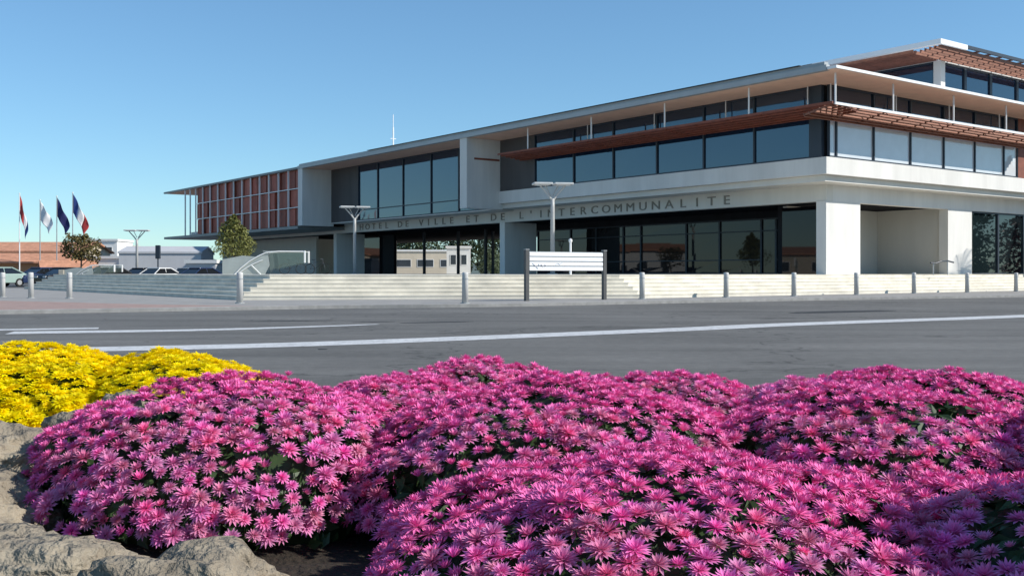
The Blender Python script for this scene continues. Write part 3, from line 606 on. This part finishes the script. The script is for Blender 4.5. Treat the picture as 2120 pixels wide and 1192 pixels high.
# off to the sides: what the glass mirrors and what throws the shadows from the right
house('mirrored_house', (-62, 62, .1), 9, 16, 3.6, 1.0, M_cream, M_tile, 'cream house left of the frame, mirrored in the ground floor glass', 1.45, ((-2, 1.2, 1.2, 1.4), (2, 1.2, 1.2, 1.4)))
house('mirrored_house', (-66, 88, .1), 12, 10, 4.4, 1.0, M_white, M_tile, 'white house left of the frame, mirrored in the ground floor glass', 1.4, ((-3, 1.2, 1.2, 1.4), (0, 1.2, 1.2, 1.4), (3, 1.2, 1.2, 1.4)))
tree('conifer', (41.3, 67.4, .1), 9.5, .8, cone(2.4), 3500, .2, leafmat('conifer_leaf', (.022, .045, .022)), 'dark conifer right of the frame, mirrored in the right hand window', seed=11, clumps=22)
tree('red_shrub', (44.4, 71.6, .1), 5.2, .8, ball(2.6), 2200, .2, leafmat('red_leaf', (.16, .03, .025)), 'red-leaved tree right of the frame, mirrored in the right hand window', seed=12)
tree('roadside_tree', (30.5, 20.6, .0), 11, 4.0, ball(3.2), 4500, .25, leafmat('plane_leaf', (.06, .085, .025)), 'roadside tree right of the frame, casting shade on the road', seed=13, trad=.2)
def palm(loc, h, label):
    r = empty('palm_tree', loc); tag(r, label, 'palm')
    MB().tube([(0, 0, 0), (.05, 0, h * .5), (0, .05, h)], [.3, .24, .22], 10).build('trunk', M_bark, r)
    rnd = random.Random(4); lf = MB()
    for k in range(26):
        a = k * 2.4; el = rnd.uniform(-.3, 1.2); pts = []
        for i in range(9):
            t = i / 8; rr = 2.3 * t * math.cos(el * .8); z = h + 2.3 * t * math.sin(el) - 1.4 * t * t; pts.append(Vector((rr * math.cos(a), rr * math.sin(a), z)))
        side = Vector((-math.sin(a), math.cos(a), 0))
        for i in range(1, 9):
            for s in (-1, 1):
                for j in range(2):
                    p = pts[i - 1].lerp(pts[i], j / 2); q = p + side * s * .55 * math.sin(.4 + i / 9 * 2.5) + (pts[i] - pts[i - 1]) * .8 + Vector((0, 0, -.12)); w_ = (pts[i] - pts[i - 1]) * .22
                    lf.add([tuple(p), tuple(p + w_), tuple(q)], [(0, 1, 2)])
        lf.tube([tuple(p) for p in pts], .02, 4)
    lf.build('fronds', leafmat('palm_leaf', (.04, .075, .025)), r)
palm((34.9, 62.9, .1), 5.6, 'palm tree right of the frame, throwing its shadow on the second pier')
hl = MB(); vs = []
for i in range(60):
    x = -900 + i * 16; hgt = 14 + 10 * noise.noise(Vector((i * .13, 0, 3))) + 5 * noise.noise(Vector((i * .4, 1, 3))); vs += [(x, 1300, -1), (x, 1330, max(2, hgt)), (x, 1500, max(2, hgt) + 3)]
hl.add(vs, [f for i in range(59) for f in ((3 * i, 3 * i + 3, 3 * i + 4, 3 * i + 1), (3 * i + 1, 3 * i + 4, 3 * i + 5, 3 * i + 2))]); ho = hl.build('hills', mat('distant_wood', (.10, .13, .12), .95, .2, .02), smooth=True); tag(ho, kind='structure')

# ------------------------------------------------------------------ bicycles and handrail on the terrace
def bicycle(loc, rz, label):
    r = empty('bicycle', loc, rz); tag(r, label, 'bicycle', 'bicycles parked on the terrace')
    for x in (-.52, .52):
        MB().tube([(x + .33 * math.cos(t * math.pi / 10), 0, .34 + .33 * math.sin(t * math.pi / 10)) for t in range(21)], .022, 6, False).build('wheel', M_tyre, r)
    f = MB(); f.tube([(-.52, 0, .34), (-.15, 0, .36), (.38, 0, .78), (-.2, 0, .8), (-.52, 0, .34)], .02, 6); f.tube([(-.15, 0, .36), (-.24, 0, .92)], .018, 6); f.tube([(.52, 0, .34), (.38, 0, .8), (.34, 0, .98)], .018, 6); f.build('frame', M_frame, r)
    MB().tube([(.25, -.25, 1.0), (.36, -.1, .99), (.36, .1, .99), (.25, .25, 1.0)], .016, 6).build('handlebar', M_frame, r); bevel(box('saddle', -.38, -.12, -.06, .06, .92, .97, M_frame, r), .02)
bicycle((-14.1, 66, ZT), .2, 'dark bicycle parked right of the stair canopy, nearest it'); bicycle((-12.7, 67, ZT), -.15, 'dark bicycle parked before the shaded wall, farther right')
hr = empty('handrail', (22.6, 55.4, ZT)); tag(hr, 'curved dark handrail before the second white pier', 'handrail')
MB().tube([(0, 0, .62), (.35, .2, .6), (.8, .5, .72), (1.3, .9, .74), (1.8, 1.3, .66)], .045, 8).build('rail', M_frame, hr)
for p in ((.2, .12, .6), (1.3, .9, .72)): MB().tube([(p[0], p[1], -.02), p], .03, 6).build('post', M_gmet, hr)

# ------------------------------------------------------------------ flower bed in the foreground
def soil_z(x, y):
    t = 1.0
    if y > 3.4: t = max(0, 1 - (y - 3.4) / 1.2)
    if y < 0.9: t = min(t, max(0, (y + .1) / 1.0))
    t = t * t * (3 - 2 * t)
    return .53 * t + .035 * noise.noise(Vector((x * 2.1, y * 2.1, 0)))
nx, ny = 90, 60; vs = []; fs = []
for j in range(ny + 1):
    for i in range(nx + 1):
        x = -3.4 + 6.8 * i / nx; y = -.1 + 4.8 * j / ny; e = min(1, (3.4 - abs(x)) / .7); z = soil_z(x, y) * e + .02 * noise.noise(Vector((x * 9, y * 9, 2))); vs.append((x, y, max(z, -.015)))
for j in range(ny):
    for i in range(nx): k = j * (nx + 1) + i; fs.append((k, k + 1, k + nx + 2, k + nx + 1))
so_ = MB().add(vs, fs).build('flower_bed_soil', M_soil, smooth=True); tag(so_, kind='structure')

def rock(loc, s, seed, label, rz=0):
    bm = bmesh.new(); bmesh.ops.create_icosphere(bm, subdivisions=5, radius=1)
    for v in bm.verts:
        d = v.co.normalized(); q = 1 + .28 * noise.noise(d * 1.3 + Vector((seed * 3.1, 0, 0))) + .12 * noise.noise(d * 3 + Vector((seed, 2, 0))) + .05 * noise.noise(d * 8 + Vector((0, seed, 1)))
        q -= .14 * abs(noise.noise(d * 2.2 + Vector((5, seed, 0)))) + .12 * abs(noise.noise(d * 4.5 + Vector((1, seed, 7)))) + .04 * abs(noise.noise(d * 11 + Vector((seed, 4, 7))))
        q += .07
        v.co = Vector((d.x * s[0], d.y * s[1], d.z * s[2])) * (q + .06 * noise.noise(d * 14 + Vector((seed, 0, 3))))
    me = bpy.data.meshes.new('boulder'); bm.to_mesh(me); bm.free(); me.materials.append(M_rock); me.polygons.foreach_set('use_smooth', [True] * len(me.polygons))
    o = bpy.data.objects.new('boulder', me); o.location = loc; o.rotation_euler = (0, 0, rz); link(o); tag(o, label, 'rock', 'boulders edging the flower bed')
rock((-1.00, 2.62, .66), (.17, .12, .125), 1, 'pale boulder wedged between yellow and pink flowers', .3)
rock((-1.36, 2.42, .62), (.34, .2, .14), 2, 'beige boulder at the left edge below the yellow flowers', .1)
rock((-.93, 1.86, .525), (.30, .17, .115), 3, 'large sandy boulder in the bottom left corner', -.15)
rock((-.57, 1.80, .50), (.20, .14, .115), 4, 'grey boulder at the bottom under the left pink mound', .3)
rock((-.33, 1.66, .485), (.13, .10, .10), 5, 'dark grey boulder at the bottom between the pink mounds', .2)
rock((-1.16, 2.12, .55), (.24, .14, .12), 6, 'shaded boulder at the left edge beside the pink mound', .9)

def petal_mat(name, base, tip, hue=.02, trans=.24, smin=.84):
    m = bpy.data.materials.new(name); m.use_nodes = True; n = m.node_tree.nodes; l = m.node_tree.links; p = n['Principled BSDF']
    tc = n.new('ShaderNodeTexCoord'); ln = n.new('ShaderNodeVectorMath'); ln.operation = 'LENGTH'; l.new(tc.outputs['Object'], ln.inputs[0])
    mr = n.new('ShaderNodeMapRange'); mr.inputs[1].default_value = .1; mr.inputs[2].default_value = 1.0; l.new(ln.outputs['Value'], mr.inputs[0])
    mx = n.new('ShaderNodeMix'); mx.data_type = 'RGBA'; mx.inputs[6].default_value = (*base, 1); mx.inputs[7].default_value = (*tip, 1); l.new(mr.outputs[0], mx.inputs[0])
    oi = n.new('ShaderNodeObjectInfo'); hs = n.new('ShaderNodeHueSaturation')
    a = n.new('ShaderNodeMapRange'); a.inputs[3].default_value = .5 - hue; a.inputs[4].default_value = .5 + hue; l.new(oi.outputs['Random'], a.inputs[0]); l.new(a.outputs[0], hs.inputs['Hue'])
    wn_ = n.new('ShaderNodeTexWhiteNoise'); wn_.noise_dimensions = '1D'; l.new(oi.outputs['Random'], wn_.inputs['W'])
    b = n.new('ShaderNodeMapRange'); b.inputs[3].default_value = .78; b.inputs[4].default_value = 1.1
    sr = n.new('ShaderNodeMapRange'); sr.inputs[3].default_value = smin; sr.inputs[4].default_value = 1.06; l.new(wn_.outputs['Value'], sr.inputs[0]); l.new(sr.outputs[0], hs.inputs['Saturation']); l.new(wn_.outputs['Value'], b.inputs[0]); l.new(b.outputs[0], hs.inputs['Value'])
    l.new(mx.outputs[2], hs.inputs['Color']); l.new(hs.outputs[0], p.inputs['Base Color']); p.inputs['Roughness'].default_value = .55; p.inputs['Specular IOR Level'].default_value = .25
    tr = n.new('ShaderNodeBsdfTranslucent'); l.new(hs.outputs[0], tr.inputs[0]); ms = n.new('ShaderNodeMixShader'); ms.inputs[0].default_value = trans
    l.new(p.outputs[0], ms.inputs[1]); l.new(tr.outputs[0], ms.inputs[2]); l.new(ms.outputs[0], n['Material Output'].inputs[0]); return m
M_pinkf = petal_mat('pink_petal', (.76, .075, .32), (.93, .35, .65)); M_yelf = petal_mat('yellow_petal', (.96, .76, .0), (.98, .88, .005), .006, .45, 1.0)
def flower_mesh(seed, m, layers):
    rnd = random.Random(seed); mb = MB()
    for (n, ln, el, wd) in layers:
        off = rnd.random() * 6
        for k in range(n):
            a = off + 2 * math.pi * k / n + rnd.uniform(-.1, .1); e = el + rnd.uniform(-.14, .14); L_ = ln * rnd.uniform(.85, 1.08); d = Vector((math.cos(a) * math.cos(e), math.sin(a) * math.cos(e), math.sin(e))); s = Vector((-math.sin(a), math.cos(a), 0)) * wd
            up = Vector((0, 0, 1)); b = d * .08; mid = d * L_ * .6; tip = d * L_ + up * (.02 - .1 * (1 - el))
            mb.add([b, mid - s, mid + up * .03 * 0 - up * .035, mid + s, tip], [(0, 1, 2), (0, 2, 3), (1, 4, 2), (2, 4, 3)])
    return mb.mesh('flower', m)
PF = [flower_mesh(i, M_pinkf, ((15, 1.0, .0, .125), (13, .95, .36, .12), (10, .84, .72, .11), (7, .72, 1.08, .09))) for i in range(4)] + [flower_mesh(9, M_pinkf, ((10, .75, .75, .09), (9, .72, 1.0, .085), (6, .66, 1.25, .08)))]
YF = [flower_mesh(20 + i, M_yelf, ((16, 1.0, .1, .14), (13, .8, .5, .13), (9, .55, .95, .10))) for i in range(3)]
def mum(loc, rad, meshes, fsize, spacing, label, name, seed, fmat, gap=.17, group=None):
    """One plant: dome of leaves, flower heads over its surface. loc = base centre, rad = semi axes"""
    rnd = random.Random(seed); r = empty(name, loc); tag(r, label, 'flower plant', group)
    rx, ry, rz = rad
    def surf(d):
        q = 1 + .10 * noise.noise(d * 2.2 + Vector((seed * 1.7, 0, 0))) + .06 * noise.noise(d * 5 + Vector((0, seed, 0)))
        return Vector((d.x * rx, d.y * ry, d.z * rz)) * q
    bm = bmesh.new(); bmesh.ops.create_icosphere(bm, subdivisions=3, radius=1)
    for v in bm.verts: v.co = surf(v.co.normalized()) * .84
    me = bpy.data.meshes.new('leaf_core'); bm.to_mesh(me); bm.free(); me.materials.append(M_leaf); link(bpy.data.objects.new('leaf_core', me), r)
    lf = MB(); nl = int(3200 * rx * ry / .16)
    for k in range(nl):
        d = Vector((rnd.gauss(0, 1), rnd.gauss(0, 1), rnd.gauss(0, 1))).normalized()
        if d.z < -.25: continue
        p = surf(d) * rnd.uniform(.80, .97); s = rnd.uniform(.014, .028); n_ = (d + Vector((rnd.gauss(0, .6), rnd.gauss(0, .6), rnd.gauss(.2, .6)))).normalized(); a1 = n_.orthogonal().normalized(); a1.rotate(Matrix.Rotation(rnd.random() * 6.28, 3, n_)); b1 = n_.cross(a1)
        lf.add([p - a1 * s, p - b1 * s * .45 + n_ * s * .15, p + a1 * s, p + b1 * s * .45 + n_ * s * .15], [(0, 1, 2), (0, 2, 3)])
    lf.build('leaves', M_leaf, r)
    pts = []; cell = {}
    tries = 0
    while tries < 30000:
        tries += 1
        d = Vector((rnd.gauss(0, 1), rnd.gauss(0, 1), rnd.gauss(0, 1))).normalized()
        if d.z < -.12: continue
        p = surf(d); gval = noise.noise(p * 7 + Vector((seed * 2.3, 1, 4)))
        if gval < -.5 + gap * (1.6 if d.z < .35 else .6): continue
        key = tuple(int(math.floor(c / spacing)) for c in p); ok = True
        for dx in (-1, 0, 1):
            for dy in (-1, 0, 1):
                for dz in (-1, 0, 1):
                    for o in cell.get((key[0] + dx, key[1] + dy, key[2] + dz), ()):
                        if (o - p).length < spacing * .82: ok = False
        if ok: cell.setdefault(key, []).append(p); pts.append((p, d))
    cam_l = Vector((0, 0, 1.1)) - Vector(loc)
    def score(pd):
        nn = Vector((pd[1].x / rx, pd[1].y / ry, pd[1].z / rz)).normalized(); vd = cam_l - pd[0]; return -(nn.dot(vd.normalized()) + .35) / vd.length
    pts.sort(key=score); rest = MB()
    for i, (p, d) in enumerate(pts):
        nn = Vector((d.x / rx, d.y / ry, d.z / rz)).normalized(); up = (nn + Vector((0, 0, .95)) + Vector((rnd.gauss(0, .22), rnd.gauss(0, .22), rnd.gauss(0, .1)))).normalized()
        s = fsize * rnd.uniform(.68, 1.18); mt = Matrix.Translation(p * rnd.uniform(.985, 1.04)) @ up.to_track_quat('Z', 'Y').to_matrix().to_4x4() @ Matrix.Rotation(rnd.random() * 6.28, 4, 'Z') @ Matrix.Diagonal((s, s, s * rnd.uniform(.8, 1.1), 1))
        me = rnd.choice(meshes)
        if i < 300: o = bpy.data.objects.new('flower', me); o.matrix_local = mt; C.objects.link(o); o.parent = r
        else: rest.add([mt @ v.co for v in me.vertices], [tuple(pl.vertices) for pl in me.polygons])
    if rest.v: o = rest.build('flower_mass', fmat, r); o['kind'] = 'stuff'
    return r
GP = 'pink chrysanthemum mounds'; GY = 'yellow chrysanthemum mounds'
def petal_flat(name, c): return mat(name, c, .55, .2, 60, spec=.25)
M_pf2 = petal_flat('pink_petal_mass', (.82, .17, .44)); M_yf2 = M_yelf
def pinkm(loc, rad, label, seed, fs=.0245, sp=.0285, gap=.03): mum(loc, rad, PF, fs, sp, label, 'pink_chrysanthemum', seed, M_pf2, gap, GP)
def yelm(loc, rad, label, seed): mum(loc, rad, YF, .025, .0225, label, 'yellow_chrysanthemum', seed, M_yf2, .02, GY)
pinkm((-.66, 2.42, .60), (.46, .38, .235), 'broad pink chrysanthemum mound at the left, over the boulders', 1)
pinkm((-.30, 2.74, .58), (.40, .36, .23), 'pink chrysanthemum mound behind the broad left one, near the yellow flowers', 12)
pinkm((-.11, 3.05, .58), (.38, .34, .245), 'pink chrysanthemum mound at the back centre, highest against the road', 2)
pinkm((.44, 2.90, .58), (.42, .36, .218), 'pink chrysanthemum mound at the back between centre and right peaks', 3)
pinkm((.80, 2.80, .58), (.30, .32, .22), 'pink chrysanthemum mound in the dip left of the back right peak', 14)
pinkm((1.16, 2.88, .58), (.50, .38, .24), 'pink chrysanthemum mound at the back right, against the asphalt', 4)
pinkm((.12, 2.40, .60), (.50, .48, .235), 'pink chrysanthemum mound in the middle of the bed', 5)
pinkm((.26, 1.70, .54), (.52, .48, .245), 'nearest pink chrysanthemum mound at bottom centre', 6)
pinkm((.82, 2.26, .60), (.46, .42, .235), 'pink chrysanthemum mound at the right, in front of the back row', 7)
pinkm((.90, 1.62, .54), (.38, .36, .23), 'shaded pink chrysanthemum mound in the bottom right corner', 8)
pinkm((1.38, 1.95, .62), (.42, .40, .32), 'taller pink chrysanthemum mound past the right edge, added to shade the corner mound', 13)  # extra mound, added at this height to throw shade on its neighbour
yelm((-1.42, 2.98, .67), (.42, .34, .215), 'yellow chrysanthemum mound at the left edge', 9)
yelm((-.99, 2.98, .66), (.30, .30, .20), 'smaller yellow chrysanthemum mound beside the pink ones', 10)

# invented evergreen shrub, unseen past the right edge, added to shade the bed corner
tree('added_shade_shrub', (1.95, 1.15, .3), 1.35, .12, ball(.42), 5000, .035, leafmat('box_leaf', (.03, .06, .02)), 'added evergreen shrub, unseen past the right edge, put in to shade the bed corner', cat='shrub', seed=21, clumps=24, trad=.03)
